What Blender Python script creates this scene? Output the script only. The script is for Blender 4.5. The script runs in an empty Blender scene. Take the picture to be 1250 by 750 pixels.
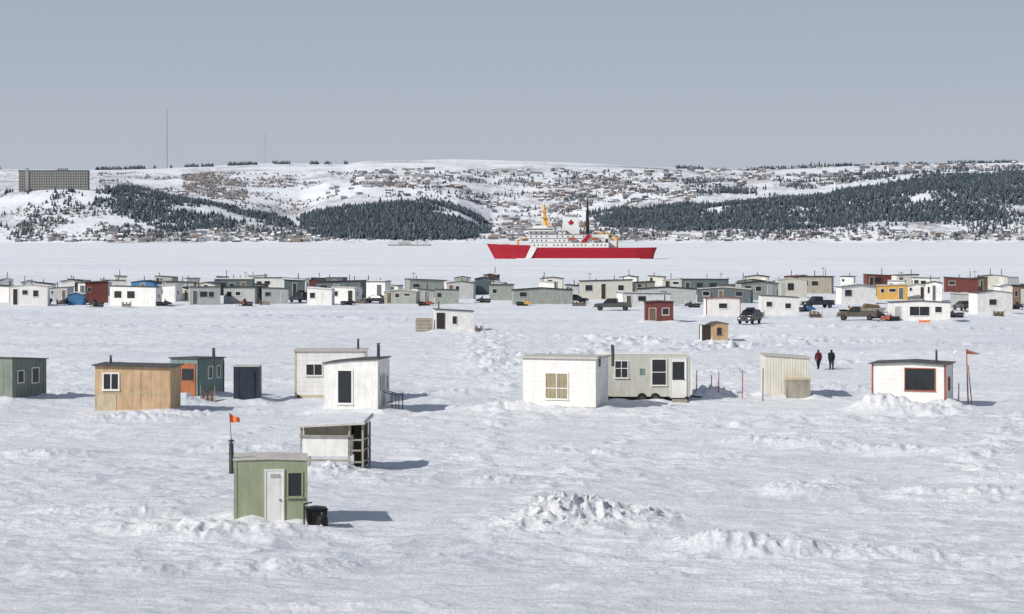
import bpy, math, random
import numpy as np
from mathutils import Vector, Matrix
random.seed(7); rng=np.random.default_rng(11)
F=2500.0; CAMH=11.0; HZ=292.0
def dist(v): return CAMH*F/(v-HZ)
def gpos(u,v):
    Y=dist(v); return ((u-625)/F*Y, Y)
scene=bpy.context.scene
# ------------------------------------------------------------ materials
MATS={}
def newmat(name):
    m=bpy.data.materials.new(name); m.use_nodes=True
    nt=m.node_tree; b=nt.nodes['Principled BSDF']; return m,nt,b
def paint(name,rgb,rough=.65,var=.18,siding=None,period=.2,metal=0,spec=.3,depth=.3):
    if name in MATS: return MATS[name]
    m,nt,b=newmat(name); N=nt.nodes; L=nt.links
    tc=N.new('ShaderNodeTexCoord')
    n=N.new('ShaderNodeTexNoise'); n.inputs['Scale'].default_value=1.7; n.inputs['Detail'].default_value=8; n.inputs['Roughness'].default_value=.65
    mp=N.new('ShaderNodeMapping'); mp.inputs['Scale'].default_value=(1.6,1.6,.55)
    L.new(tc.outputs['Object'],mp.inputs[0]); L.new(mp.outputs[0],n.inputs['Vector'])
    cr=N.new('ShaderNodeValToRGB'); cr.color_ramp.elements[0].position=.33; cr.color_ramp.elements[1].position=.66
    cr.color_ramp.elements[0].color=(*[c*(1-var)*k for c,k in zip(rgb,(1,.97,.92))],1); cr.color_ramp.elements[1].color=(*[min(.9,c*(1+var*.35)) for c in rgb],1)
    L.new(n.outputs['Fac'],cr.inputs[0]); col=cr.outputs[0]
    n2=N.new('ShaderNodeTexNoise'); n2.inputs['Scale'].default_value=22; n2.inputs['Detail'].default_value=3
    L.new(tc.outputs['Object'],n2.inputs['Vector'])
    hsrc=n2.outputs['Fac']
    if siding:
        sx=N.new('ShaderNodeSeparateXYZ'); L.new(tc.outputs['Object'],sx.inputs[0])
        if siding=='v':
            ad=N.new('ShaderNodeMath'); ad.operation='ADD'; L.new(sx.outputs[0],ad.inputs[0]); L.new(sx.outputs[1],ad.inputs[1]); src=ad.outputs[0]
        else: src=sx.outputs[2]
        md=N.new('ShaderNodeMath'); md.operation='PINGPONG'; md.inputs[1].default_value=period/2; L.new(src,md.inputs[0])
        mr=N.new('ShaderNodeMapRange'); mr.inputs[1].default_value=0; mr.inputs[2].default_value=period*.16; mr.inputs[3].default_value=0; mr.inputs[4].default_value=1
        L.new(md.outputs[0],mr.inputs[0])
        mx=N.new('ShaderNodeMix'); mx.data_type='RGBA'; mx.blend_type='MIX'
        dk=N.new('ShaderNodeMix'); dk.data_type='RGBA'; dk.blend_type='MULTIPLY'; dk.inputs[0].default_value=1; dk.inputs[7].default_value=(1-depth,1-depth,1-depth,1)
        L.new(col,dk.inputs[6]); L.new(mr.outputs[0],mx.inputs[0]); L.new(dk.outputs[2],mx.inputs[6]); L.new(col,mx.inputs[7]); col=mx.outputs[2]
        am=N.new('ShaderNodeMath'); am.operation='MULTIPLY_ADD'; am.inputs[1].default_value=.15; L.new(n2.outputs['Fac'],am.inputs[0]); L.new(mr.outputs[0],am.inputs[2]); hsrc=am.outputs[0]
    bp=N.new('ShaderNodeBump'); bp.inputs['Strength'].default_value=.35; bp.inputs['Distance'].default_value=.02
    L.new(hsrc,bp.inputs['Height']); L.new(bp.outputs[0],b.inputs['Normal'])
    L.new(col,b.inputs['Base Color'])
    b.inputs['Roughness'].default_value=rough; b.inputs['Metallic'].default_value=metal
    b.inputs['Specular IOR Level'].default_value=spec
    MATS[name]=m; return m
def vcolmat(name,rough=.85):
    m,nt,b=newmat(name)
    a=nt.nodes.new('ShaderNodeVertexColor'); a.layer_name='Col'
    nt.links.new(a.outputs[0],b.inputs['Base Color']); b.inputs['Roughness'].default_value=rough; b.inputs['Specular IOR Level'].default_value=.1
    return m
GLASS=paint('window_glass',(.018,.022,.026),.12,.3,spec=.6)
WHITE=paint('white_trim',(.78,.78,.76),.5,.08)
WHITEW=paint('white_painted_ply',(.78,.78,.76),.6,.2)
WHITEV=paint('white_board_v',(.78,.78,.76),.6,.18,'v',.3,depth=.15)
WHITEH=paint('white_board_h',(.79,.78,.76),.6,.12,'h',.3,depth=.07)
BLACK=paint('black_metal',(.018,.018,.02),.5,.3)
DKWOOD=paint('dark_wood',(.05,.04,.032),.8,.35,'v',.15)
GREYW=paint('weathered_wood',(.36,.33,.28),.85,.3,'v',.16)
GREEN=paint('sage_green_ply',(.31,.345,.235),.75,.16)
TAN=paint('osb_tan',(.56,.39,.24),.8,.28,'v',.6,depth=.15)
TEAL=paint('teal_grey_ply',(.19,.27,.25),.75,.25,'v',.4)
GREYG=paint('dull_grey_green_ply',(.20,.235,.205),.75,.25,'v',.4)
TEALD=paint('dark_grey_ply',(.11,.14,.15),.7,.25,'v',.3)
GRGR=paint('grey_green_ply',(.34,.37,.34),.7,.25,'v',.35)
GREY=paint('grey_siding',(.44,.46,.46),.7,.2,'h',.2)
CREAM=paint('cream_siding',(.58,.57,.51),.6,.15,'h',.16,depth=.2)
CREAMV=paint('cream_corrugated',(.70,.68,.61),.6,.15,'v',.19,depth=.35)
NAVY=paint('navy_ply',(.03,.042,.065),.6,.4)
BLUE=paint('blue_ply',(.05,.17,.34),.6,.3)
RUST=paint('rust_paint',(.36,.10,.06),.65,.3)
MAROON=paint('maroon_ply',(.16,.05,.045),.7,.3)
BROWN=paint('brown_ply',(.18,.12,.08),.75,.35,'v',.3)
YELLOW=paint('yellow_ply',(.60,.36,.09),.6,.2)
ORDOOR=paint('orange_brown_door',(.36,.13,.055),.6,.2)
ROOF=paint('roof_felt',(.09,.09,.092),.85,.4)
ROOFL=paint('roof_metal_pale',(.52,.50,.46),.55,.2)
CURT=paint('beige_curtain',(.36,.31,.21),.85,.3,'v',.3)
ORANGE=paint('orange_cloth',(.85,.2,.06),.7,.1)
SKIRTB=paint('beige_skirting',(.55,.47,.33),.8,.2)
STEEL=paint('stove_pipe_steel',(.10,.10,.105),.45,.4,metal=.5)
REDP=paint('red_ship_paint',(.36,.014,.028),.55,.22)
BUFF=paint('buff_paint',(.70,.40,.12),.5,.1)
SHIPW=paint('ship_white',(.74,.75,.76),.5,.08)
CONC=paint('concrete_grey',(.30,.295,.28),.8,.15)  # grey lightened to paint in distance haze on the hilltop building
WIND=paint('dark_window_band',(.09,.10,.115),.35,.3)
RUBBER=paint('tyre_rubber',(.02,.02,.02),.9,.2)
def snowmat():
    m,nt,b=newmat('snow'); N=nt.nodes; L=nt.links
    g=N.new('ShaderNodeNewGeometry')
    def noise(scale,sc=(1,1,1),det=6,rough=.6):
        mp=N.new('ShaderNodeMapping'); mp.inputs['Scale'].default_value=sc; L.new(g.outputs['Position'],mp.inputs[0])
        n=N.new('ShaderNodeTexNoise'); n.inputs['Scale'].default_value=scale; n.inputs['Detail'].default_value=det; n.inputs['Roughness'].default_value=rough
        L.new(mp.outputs[0],n.inputs['Vector']); return n.outputs['Fac']
    def ramp(src,p0,c0,p1,c1):
        r=N.new('ShaderNodeValToRGB'); e=r.color_ramp.elements; e[0].position=p0;e[1].position=p1;e[0].color=(*c0,1);e[1].color=(*c1,1); L.new(src,r.inputs[0]); return r.outputs[0]
    def mult(a,c):
        x=N.new('ShaderNodeMix'); x.data_type='RGBA'; x.blend_type='MULTIPLY'; x.inputs[0].default_value=1; L.new(a,x.inputs[6]); L.new(c,x.inputs[7]); return x.outputs[2]
    c=ramp(noise(.06,(.4,1,1),8,.7),.36,(.78,.80,.835),.58,(.90,.90,.905))
    c=mult(c,ramp(noise(.010,(.22,1,1),7,.65),.35,(.89,.91,.94),.58,(1,1,1)))
    c=mult(c,ramp(noise(1.1,(.5,.8,1),8,.8),.36,(.85,.87,.90),.52,(1,1,1)))
    c=mult(c,ramp(noise(9,(1,.35,1),4,.85),.36,(.78,.79,.82),.56,(1,1,1)))
    L.new(c,b.inputs['Base Color']); b.inputs['Roughness'].default_value=.7; b.inputs['Specular IOR Level'].default_value=.25
    n1=noise(.8,(.5,1.0,1),9,.75); n2=noise(5,(.8,1,1),6,.75)
    b1=N.new('ShaderNodeBump'); b1.inputs['Strength'].default_value=1; b1.inputs['Distance'].default_value=.30; L.new(n1,b1.inputs['Height'])
    b2=N.new('ShaderNodeBump'); b2.inputs['Strength'].default_value=.8; b2.inputs['Distance'].default_value=.06; L.new(n2,b2.inputs['Height']); L.new(b1.outputs[0],b2.inputs['Normal'])
    L.new(b2.outputs[0],b.inputs['Normal']); return m
SNOW=snowmat()
# ------------------------------------------------------------ mesh builder
class MB:
    def __init__(s): s.parts={}; s.cur='body'
    def part(s,n): s.cur=n; return s
    def add(s,vs,fs,mat):
        p=s.parts.setdefault(s.cur,[[],[],[]]); o=len(p[0])
        p[0].extend(vs); p[1].extend([tuple(i+o for i in f) for f in fs]); p[2].extend([mat]*len(fs))
    def box(s,x0,x1,y0,y1,z0,z1,mat):
        v=[(x0,y0,z0),(x1,y0,z0),(x1,y1,z0),(x0,y1,z0),(x0,y0,z1),(x1,y0,z1),(x1,y1,z1),(x0,y1,z1)]
        s.add(v,[(0,3,2,1),(4,5,6,7),(0,1,5,4),(1,2,6,5),(2,3,7,6),(3,0,4,7)],mat)
    def prism(s,poly,y0,y1,mat,dzb=None,axis='y'):
        n=len(poly); dzb=dzb or [0]*n
        v=[(x,y0,z) for x,z in poly]+[(x,y1,z+d) for (x,z),d in zip(poly,dzb)]
        f=[tuple(range(n)),tuple(range(2*n-1,n-1,-1))]+[(i,i+n,(i+1)%n+n,(i+1)%n) for i in range(n)]
        s.add(v,f,mat)
    def cyl(s,p0,p1,r0,r1,mat,n=10):
        p0=Vector(p0);p1=Vector(p1); d=(p1-p0).normalized(); a=d.orthogonal().normalized(); b=d.cross(a)
        v=[];
        for p,r in((p0,r0),(p1,r1)):
            for i in range(n):
                t=2*math.pi*i/n; v.append(tuple(p+a*(r*math.cos(t))+b*(r*math.sin(t))))
        f=[(i,(i+1)%n,(i+1)%n+n,i+n) for i in range(n)]+[tuple(range(n-1,-1,-1)),tuple(range(n,2*n))]
        s.add(v,f,mat)
    def mesh(s,name,data):
        me=bpy.data.meshes.new(name); me.from_pydata(data[0],[],data[1])
        ms=[]; idx=[]
        for m in data[2]:
            if m not in ms: ms.append(m)
            idx.append(ms.index(m))
        for m in ms: me.materials.append(m)
        me.polygons.foreach_set('material_index',idx); me.update()
        return me
    def emit(s,name,loc,rz=0,join=False,bevel=0):
        if join:
            d=[[],[],[]]
            for p in s.parts.values():
                o=len(d[0]); d[0]+=p[0]; d[1]+=[tuple(i+o for i in f) for f in p[1]]; d[2]+=p[2]
            ob=bpy.data.objects.new(name,s.mesh(name,d)); scene.collection.objects.link(ob)
            ob.location=loc; ob.rotation_euler[2]=rz
            if bevel:
                b=ob.modifiers.new('bevel','BEVEL'); b.width=bevel; b.segments=2; b.limit_method='ANGLE'
            return ob
        e=bpy.data.objects.new(name,None); scene.collection.objects.link(e); e.location=loc; e.rotation_euler[2]=rz
        for pn,p in s.parts.items():
            ob=bpy.data.objects.new(pn,s.mesh(pn,p)); scene.collection.objects.link(ob); ob.parent=e
            if bevel:
                b=ob.modifiers.new('bevel','BEVEL'); b.width=bevel; b.segments=2; b.limit_method='ANGLE'
        return e
def win_front(mb,x0,x1,z0,z1,frame=WHITE,glass=GLASS,fw=.06,mull=0,y=0,curtain=False,bar=0):
    mb.part('window')
    if x1-x0<3*fw: fw=(x1-x0)/4
    mb.box(x0+fw,x1-fw,y-.012,y+.03,z0+fw,z1-fw,CURT if curtain else glass)
    mb.box(x0,x0+fw,y-.05,y+.02,z0,z1,frame); mb.box(x1-fw,x1,y-.05,y+.02,z0,z1,frame)
    mb.box(x0+fw,x1-fw,y-.047,y+.02,z0,z0+fw,frame); mb.box(x0+fw,x1-fw,y-.047,y+.02,z1-fw,z1,frame)
    mb.box(x0-.04,x1+.04,y-.08,y-.051,z0-.03,z0+.02,frame)
    for k in range(mull):
        xm=x0+(x1-x0)*(k+1)/(mull+1); mb.box(xm-fw*.35,xm+fw*.35,y-.04,y+.02,z0+fw,z1-fw,frame)
    if bar: zm=z0+(z1-z0)*bar; mb.box(x0+fw,x1-fw,y-.043,y+.02,zm-fw*.4,zm+fw*.4,frame)
def win_side(mb,w2,y0,y1,z0,z1,frame=WHITE,glass=GLASS,fw=.06,sgn=1):
    mb.part('side_window')
    def bx(a,b,y0,y1,z0,z1,m):
        xs=sorted((sgn*(w2+a),sgn*(w2+b))); mb.box(xs[0],xs[1],y0,y1,z0,z1,m)
    bx(-.03,.012,y0+fw,y1-fw,z0+fw,z1-fw,glass)
    bx(-.02,.05,y0,y0+fw,z0,z1,frame); bx(-.02,.05,y1-fw,y1,z0,z1,frame)
    bx(-.02,.047,y0+fw,y1-fw,z0,z0+fw,frame); bx(-.02,.047,y0+fw,y1-fw,z1-fw,z1,frame)
def door_front(mb,x0,x1,z0,z1,mat,frame=WHITE,glass=None):
    mb.part('door'); f=.05
    mb.box(x0+f,x1-f,-.03,.03,z0,z1-f,mat)
    mb.box(x0,x0+f,-.055,.02,z0,z1,frame); mb.box(x1-f,x1,-.055,.02,z0,z1,frame); mb.box(x0+f,x1-f,-.052,.02,z1-f,z1,frame)
    mb.box(x1-f-.14,x1-f-.08,-.075,-.03,z0+(z1-z0)*.45,z0+(z1-z0)*.45+.06,BLACK)
    if glass:
        h=z1-z0; mb.box(x0+f+.1,x1-f-.1,-.038,-.02,z0+h*glass[0],z0+h*glass[1],GLASS)
    else:
        w=x1-x0; h=z1-z0
        for a,b in((.1,.45),(.53,.9)):
            mb.box(x0+w*.2,x1-w*.2,-.036,-.02,z0+h*a,z0+h*b,mat)
def chimney(mb,x,y,z0,z1,r=.08,mat=STEEL,cap=True):
    mb.part('stovepipe'); mb.cyl((x,y,z0),(x,y,z1),r,r,mat)
    mb.cyl((x,y,z0+(z1-z0)*.55),(x,y,z0+(z1-z0)*.55+.04),r*1.15,r*1.15,mat)
    if cap: mb.cyl((x,y,z1+.06),(x,y,z1+.12),r*1.9,r*.6,mat); mb.cyl((x,y,z1-.01),(x,y,z1+.07),r*.5,r*.5,mat)
PLACED=[]
def cabin(name,u0,u1,vt,vb,wall,depth=3,rot=0,prof=None,roof=ROOF,rth=.07,over=.12,dzb=0,wins=(),doors=(),sidew=(),chim=(),trim=None,raise_=0,join=False,extra=None,skirt=None,roofsnow=False):
    s=(vb-HZ)/CAMH; uc=(u0+u1)/2; X,Y=gpos(uc,vb)
    k=(math.cos(rot)-math.sin(rot)*X/Y)*s
    w=(u1-u0)/k; h=(vb-vt)/s
    fx=lambda u:(u-uc)/k; fz=lambda v:(vb-v)/s
    mb=MB(); prof=prof or [(0,0),(1,.0)]
    top=[(-w/2+f*w,h-d) for f,d in prof]
    poly=[(-w/2,raise_-.25 if raise_==0 else raise_),(w/2,raise_-.25 if raise_==0 else raise_)]+[(x,z) for x,z in reversed(top)]
    mb.part('walls'); mb.prism(poly,0,depth,wall,[0,0]+[dzb]*len(top))
    mb.part('roof')
    ex=[(top[0][0]-over,top[0][1]-over*(top[1][1]-top[0][1])/max(.01,top[1][0]-top[0][0]))]+top[1:-1]
    a,b=top[-2],top[-1]; ex.append((b[0]+over,b[1]+over*(b[1]-a[1])/max(.01,b[0]-a[0])))
    slope=dzb/depth
    rp=[(x,z+.003-slope*over) for x,z in ex]+[(x,z+rth-slope*over) for x,z in reversed(ex)]
    mb.prism(rp,-over,depth+over,roof,[dzb+slope*2*over]*len(rp))
    if roofsnow:
        mb.part('roof_snow'); rs=[(x*.96,z+rth+.002) for x,z in ex]+[(x*.93,z+rth+.09) for x,z in reversed(ex)]
        mb.prism(rs,-over*.6,depth,SNOW,[dzb]*len(rs))
    if trim:
        mb.part('corner_trim')
        for x,z in((-w/2,top[0][1]),(w/2,top[-1][1])):
            xx=(x-.015,x+.1) if x<0 else (x-.1,x+.015)
            mb.box(xx[0],xx[1],-.02,.1,raise_,z-.02,trim)
        mb.box(w/2-.01,w/2+.015,depth-.1,depth+.012,raise_,top[-1][1]+min(0,dzb)-.02,trim)
    if raise_>0:
        mb.part('skids')
        for x in(-w/2+.25,w/2-.25): mb.box(x-.08,x+.08,-.15,depth+.15,-.1,raise_,DKWOOD)
        for yy in(.4,depth/2,depth-.5): mb.box(-w/2+.34,w/2-.34,yy,yy+.12,.02,raise_-.003,DKWOOD)
    if skirt:
        mb.part('skirting'); mb.box(-w/2-.02,w/2+.02,-.035,depth,-.2,raise_+.02,skirt)
    for q in wins:
        kw=q[4] if len(q)>4 else {}
        win_front(mb,fx(q[0]),fx(q[2]),fz(q[3]),fz(q[1]),**kw)
    for q in doors:
        kw=q[5] if len(q)>5 else {}
        door_front(mb,fx(q[0]),fx(q[2]),max(fz(q[3]),-.1),fz(q[1]),q[4],**kw)
    for q in sidew: win_side(mb,w/2,*q)
    for q in chim:
        chimney(mb,fx(q[0]),q[2],h-.5,fz(q[1]),q[3] if len(q)>3 else .08)
    if extra: extra(mb,w,h,depth,fx,fz)
    PLACED.append((X,Y,w,depth,rot))
    return mb.emit(name,(X,Y,0),rot,join)
# ------------------------------------------------------------ FOREGROUND GREEN CABIN
def green_extra(mb,w,h,d,fx,fz):
    mb.part('stovepipe')
    x=-w/2-.12; mb.cyl((-w/2+.02,.5,h-.45),(x-.02,.5,h-.45),.085,.085,STEEL)
    mb.cyl((x,.5,h-.55),(x,.5,h+.62),.09,.09,STEEL,12); mb.cyl((x,.5,h+.2),(x,.5,h+.26),.11,.11,STEEL,12)
    mb.cyl((x,.5,h+.68),(x,.5,h+.76),.15,.05,STEEL,12); mb.cyl((x,.5,h+.6),(x,.5,h+.7),.04,.04,STEEL)
    mb.part('flag_pole'); mb.cyl((x+.08,.3,h-.4),(x-.06,.3,h+1.8),.018,.012,DKWOOD,6)
    mb.part('flag'); n=8; v=[];f=[]
    for i in range(n+1):
        t=i/n; xx=x-.055+.38*t; yy=.3+.06*math.sin(t*7)
        v+=[(xx,yy,h+1.78-.2*t-.02*math.sin(t*5)),(xx,yy+.03*t,h+1.46-.06*t-.03*math.sin(t*6))]
    for i in range(n): f.append((2*i,2*i+1,2*i+3,2*i+2))
    mb.add(v,f,ORANGE)
    mb.part('base_board'); mb.box(-w/2-.02,w/2+.02,-.03,-.003,-.1,.12,DKWOOD)
    mb.part('door_sign'); mb.box(fx(330),fx(341),-.06,-.04,fz(583),fz(579),GREY)
cabin('green_ice_fishing_cabin',286,375,562,644,GREEN,2.3,.12,[(0,0),(.5,-.03),(1,.03)],roof=ROOFL,rth=.05,over=.05,wins=[(350,576,370,608,dict(frame=GREEN))],doors=[(323,573,347,643,WHITEW)],extra=green_extra,trim=GREEN)
mb=MB(); mb.part('bin').prism([(-.35,0),(.35,0),(.4,.62),(-.4,.62)],0,.55,BLACK)
mb.part('lid').prism([(-.44,.622),(.44,.622),(.4,.7),(0,.75),(-.4,.7)],-.04,.59,BLACK)
mb.part('tank').cyl((.15,-.4,0),(.15,-.4,.4),.22,.22,BLACK,14); mb.cyl((.15,-.4,.4),(.15,-.4,.5),.22,.1,BLACK,14); mb.cyl((.15,-.4,.5),(.15,-.4,.6),.05,.05,STEEL)
mb.part('sled_handle').cyl((-.5,-.1,.1),(-.5,-.1,.9),.03,.03,BLACK); mb.cyl((-.5,-.1,.9),(-.2,-.1,.95),.03,.03,BLACK)
X,Y=gpos(387,646); mb.emit('black_storage_bin',(X,Y,0.08),.2,bevel=.015)
# ------------------------------------------------------------ raised hut
def raised_hut():
    vb=574; s=(vb-HZ)/CAMH; X,Y=gpos(397,vb); w=2.4; d=2.1; mb=MB()
    mb.part('box').box(-w/2,w/2,.0,d*.9,.66,1.62,WHITEW)
    mb.part('upper_wall').box(-w/2+.12,w/2-.1,.25,d*.85,1.623,2.2,GREYW)
    mb.part('roof').prism([(-w/2-.12,2.02),(w/2+.75,2.2),(w/2+.75,2.28),(-w/2-.12,2.10)],-.25,d+.25,ROOFL,[.2]*4)
    mb.prism([(-w/2-.1,2.105),(w/2+.72,2.285),(w/2+.68,2.34),(-w/2-.06,2.16)],-.2,d+.2,SNOW,[.2]*4)
    mb.part('counter').box(-w/2-.04,w/2+.03,-.12,.02,1.6,1.67,GREYW)
    mb.part('legs')
    for x in(-w/2+.05,w/2-.05,w/2+.6):
        for y in(.05,d-.1): mb.box(x-.05,x+.05,y-.05,y+.05,-.2,2.15,GREYW)
    mb.part('braces')
    for z in(.35,.9,1.4): mb.box(w/2+.02,w/2+.54,.02,.08,z,z+.08,GREYW); mb.box(w/2+.57,w/2+.63,.12,d-.16,z,z+.09,GREYW)
    mb.box(-w/2+.1,w/2-.1,.02,.08,.4,.5,GREYW)
    mb.part('interior_shade_box').box(w/2+.02,w/2+.5,.9,d,.1,2.1,DKWOOD)  # solid dark box stands in for the shade inside the open side
    mb.emit('raised_wooden_hut',(X,Y,0),-.1)
raised_hut()
# ------------------------------------------------------------ MID ROW
cabin('grey_green_ice_fishing_cabin',-18,15,437,490,GREYG,3.6,-.45,[(0,0),(1,.0)],dzb=-.25,sidew=[(.5,1.2,1.2,2.1),(2.0,2.8,1.1,2.2)])
def tan_extra(mb,w,h,d,fx,fz):
    mb.part('plank_repairs')
    mb.box(-w/2+.1,w/2-.1,-.022,-.004,1.3,1.35,SKIRTB)
    mb.box(.4,.46,-.024,-.003,.1,h-.2,SKIRTB)
    mb.part('doorway_boards').box(-w/2+.15,-w/2+1.35,-.03,-.025,.0,1.28,SKIRTB)
cabin('tan_ice_fishing_cabin',116,208,447,506,TAN,3,-.05,[(0,0),(1,.1)],wins=[(125,455,146,477,dict(mull=1,fw=.09))],chim=[(128,438,1.5)],extra=tan_extra,over=.18)
def teal2(mb,w,h,d,fx,fz):
    mb.part('side_trim').box(w/2-.01,w/2+.03,-.01,.12,0,h-.02,TEALD)
    mb.box(w/2-.01,w/2+.028,d-.12,d+.01,0,h-.3,TEALD)
cabin('teal_ice_fishing_cabin',208,241,438,487,TEAL,3.4,-.42,[(0,0),(1,.0)],dzb=-.1,doors=[(220,444,239,485,ORDOOR,dict(frame=ORDOOR,glass=(.5,.85)))],sidew=[(1.3,1.9,1.3,2.2),(2.4,2.9,1.3,2.2)],chim=[(252,427,.9,.11)],extra=teal2)
cabin('navy_outhouse',285,316,448,492,NAVY,1.8,.02,[(0,0),(1,.0)],roof=ROOFL,rth=.05,over=.04,doors=[(291,453,311,491,NAVY,dict(frame=NAVY))])
cabin('white_ice_fishing_cabin',360,446,429,489,WHITEH,3,.03,[(0,.0),(1,.0)],roof=ROOFL,wins=[(373,444,394,459,dict(mull=1))],chim=[(436,417,1.5)],raise_=.35,skirt=SKIRTB,trim=SKIRTB)
def w8(mb,w,h,d,fx,fz):
    mb.part('steps')
    for i,z in enumerate((.15,.4,.62)): mb.box(w/2+.9-.3*i,w/2+1.2-.3*i,.9,1.9,z-.05,z,GREYW)
    mb.part('railing')
    for y in(.9,1.9):
        mb.cyl((w/2+1.15,y,0),(w/2+1.15,y,1.1),.035,.035,DKWOOD,6); mb.cyl((w/2+.1,y,1.3),(w/2+1.15,y,1.0),.03,.03,DKWOOD,6)
        mb.cyl((w/2+.7,y,0),(w/2+.7,y,1.15),.03,.03,DKWOOD,6)
    mb.part('side_door').box(w/2-.01,w/2+.03,1.0,1.8,.4,2.4,GREY)
cabin('white_ice_fishing_cabin',395,461,439,504,WHITEW,3,-.19,[(0,.28),(.5,.08),(1,0)],over=.1,wins=[(411,451,431,494,dict(frame=WHITE,fw=.1))],sidew=[(.3,.75,1.3,2.4),(2.1,2.6,1.3,2.3)],chim=[(457,422,1.0,.1)],extra=w8,raise_=.12)
def w9(mb,w,h,d,fx,fz):
    mb.part('side_boards').box(w/2-.01,w/2+.02,.9,1.7,.25,2.3,WHITE)
    mb.part('base_board').box(-w/2-.02,w/2+.03,-.03,.0,.1,.24,GREYW)
cabin('white_ice_fishing_cabin',638,727,438,501,WHITEH,3.2,-.30,[(0,.0),(1,.0)],roof=ROOFL,rth=.12,over=.14,wins=[(665,455,694,488,dict(mull=1,bar=.42,curtain=True,fw=.07))],chim=[(742,424,1.2,.1),(729,437,.6,.06)],raise_=.16,extra=w9)
def trailer(mb,w,h,d,fx,fz):
    mb.part('wheels')
    for x in(-.35,.55): mb.cyl((x,-.05,.33),(x,.2,.33),.33,.33,RUBBER,16); mb.cyl((x,-.07,.33),(x,-.04,.33),.17,.17,STEEL,12)
    mb.part('underfloor').box(-w/2+.1,w/2-.1,.25,d-.1,.12,.42,BLACK)
    mb.part('rounded_end').prism([(w/2-.01,.42),(w/2+.16,.6),(w/2+.2,1.6),(w/2+.13,2.6),(w/2-.01,h-.05)],.03,d-.03,WHITE)
    mb.part('emblem').box(fx(781),fx(787),-.02,.01,fz(458),fz(450),TEAL)
    mb.part('steps').box(fx(820),fx(838),-.6,-.1,.0,.25,GREYW)
    mb.part('drawbar').cyl((w/2,.8,.4),(w/2+1.2,1.3,.25),.05,.05,BLACK); 
cabin('grey_travel_trailer',738,842,433,492,CREAM,2.6,0.0,[(0,.08),(.06,0),(.94,0),(1,.08)],roof=WHITE,rth=.06,over=.03,wins=[(750,440,767,462,dict(mull=1,bar=.55)),(795,438,814,471,dict(bar=.5))],doors=[(818,437,838,486,WHITE,dict(glass=(.45,.9)))],raise_=.42,extra=trailer,chim=[(748,424,1.2,.06)])
def lean(mb,w,h,d,fx,fz):
    mb.part('crate').box(fx(958),fx(987),-.9,-.05,-.1,fz(463),GREYW); mb.box(fx(957),fx(988),-.93,-.02,fz(463)+.002,fz(461),SKIRTB)
cabin('corrugated_ice_fishing_hut',934,988,434,487,CREAMV,2.6,0.0,[(0,0),(1,.22)],roof=ROOFL,over=.1,extra=lean)
cabin('white_ice_fishing_cabin',1064,1154,443,498,WHITEH,3,-.36,[(0,.12),(.5,-.02),(1,.1)],roof=ROOF,rth=.06,over=.2,wins=[(1104,449,1142,477,dict(frame=RUST,fw=.06))],chim=[(1140,430,1.0,.07)],trim=RUST,sidew=[(1.0,1.7,1.1,2.0,RUST)])
def post(u,v,h,name='wooden_post',mat=BROWN,r=.04):
    mb=MB(); mb.part('post').cyl((0,0,-.2),(0.03,0,h),r,r*.8,mat,7); mb.cyl((0.03,0,h),(0.03,0,h+.04),r*.8,r*.2,mat,7); X,Y=gpos(u,v); mb.emit(name,(X,Y,0),0,True)
for u,v,h in((850,489,2.0),(868,487,1.6),(877,488,1.9),(906,489,2.0),(931,490,2.2),(1170,492,1.3)): post(u,v,h,mat=RUST if u<930 else BROWN)
mb=MB(); mb.part('pole').cyl((0,0,-.2),(-.12,0,3.7),.05,.035,RUST,8); mb.cyl((.25,0,-.2),(.0,0,2.6),.035,.03,RUST,6)
mb.part('arm').cyl((-.12,0,3.65),(.8,0,3.35),.025,.02,RUST,6); mb.part('pennant').add([(-.1,0,3.6),(.75,.03,3.33),(-.08,.02,3.35)],[(0,1,2)],RUST)
X,Y=gpos(1182,494); mb.emit('pennant_pole',(X,Y,0),0)
# ------------------------------------------------------------ UPPER MID
def crate(mb,w,h,d,fx,fz):
    mb.part('plywood_crate').box(fx(508),fx(528),-.1,1.6,-.1,fz(389),GREYW)
    mb.part('crate_slats')
    for i in range(4): mb.box(fx(508)-.02,fx(528)+.02,-.13,-.102,.2+i*.4,.28+i*.4,SKIRTB)
cabin('white_ice_fishing_cabin',531,578,378,405,WHITEW,2.4,.1,[(0,0),(1,.25)],wins=[(552,386,558,396,dict(fw=.03))],doors=[(533,382,543,404,DKWOOD,dict(frame=DKWOOD))],chim=[(536,369,.6)],extra=crate)
def arched(mb,w,h,d,fx,fz):
    mb.part('dark_end').box(-w/2-.9,-w/2-.01,.1,d-.1,-.1,h-.3,DKWOOD); mb.box(-w/2-.95,-w/2-.9,.5,1.3,.1,1.7,WHITE)
cabin('tan_ice_fishing_hut',868,889,394,417,TAN,2.2,.1,[(0,.25),(.25,.05),(.6,0),(1,.15)],extra=arched,wins=[(875,400,881,409,dict(frame=BROWN))])
cabin('maroon_ice_fishing_hut',788,822,368,393,MAROON,2.6,.0,[(0,.1),(.5,0),(1,.1)],roof=ROOF,over=.2,doors=[(792,376,801,392,BROWN)],wins=[(808,376,817,385)],chim=[(812,361,1)])
cabin('white_ice_fishing_cabin',862,904,364,387,WHITEH,2.6,.05,[(0,.1),(.5,0),(1,.1)],roof=RUST,trim=RUST,wins=[(877,370,888,377)],chim=[(870,358,1)])
cabin('white_ice_fishing_cabin',929,975,361,386,WHITEV,3,.0,[(0,0),(1,.3)],wins=[(935,368,943,375),(958,370,966,377)],chim=[(950,355,1)])
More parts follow.
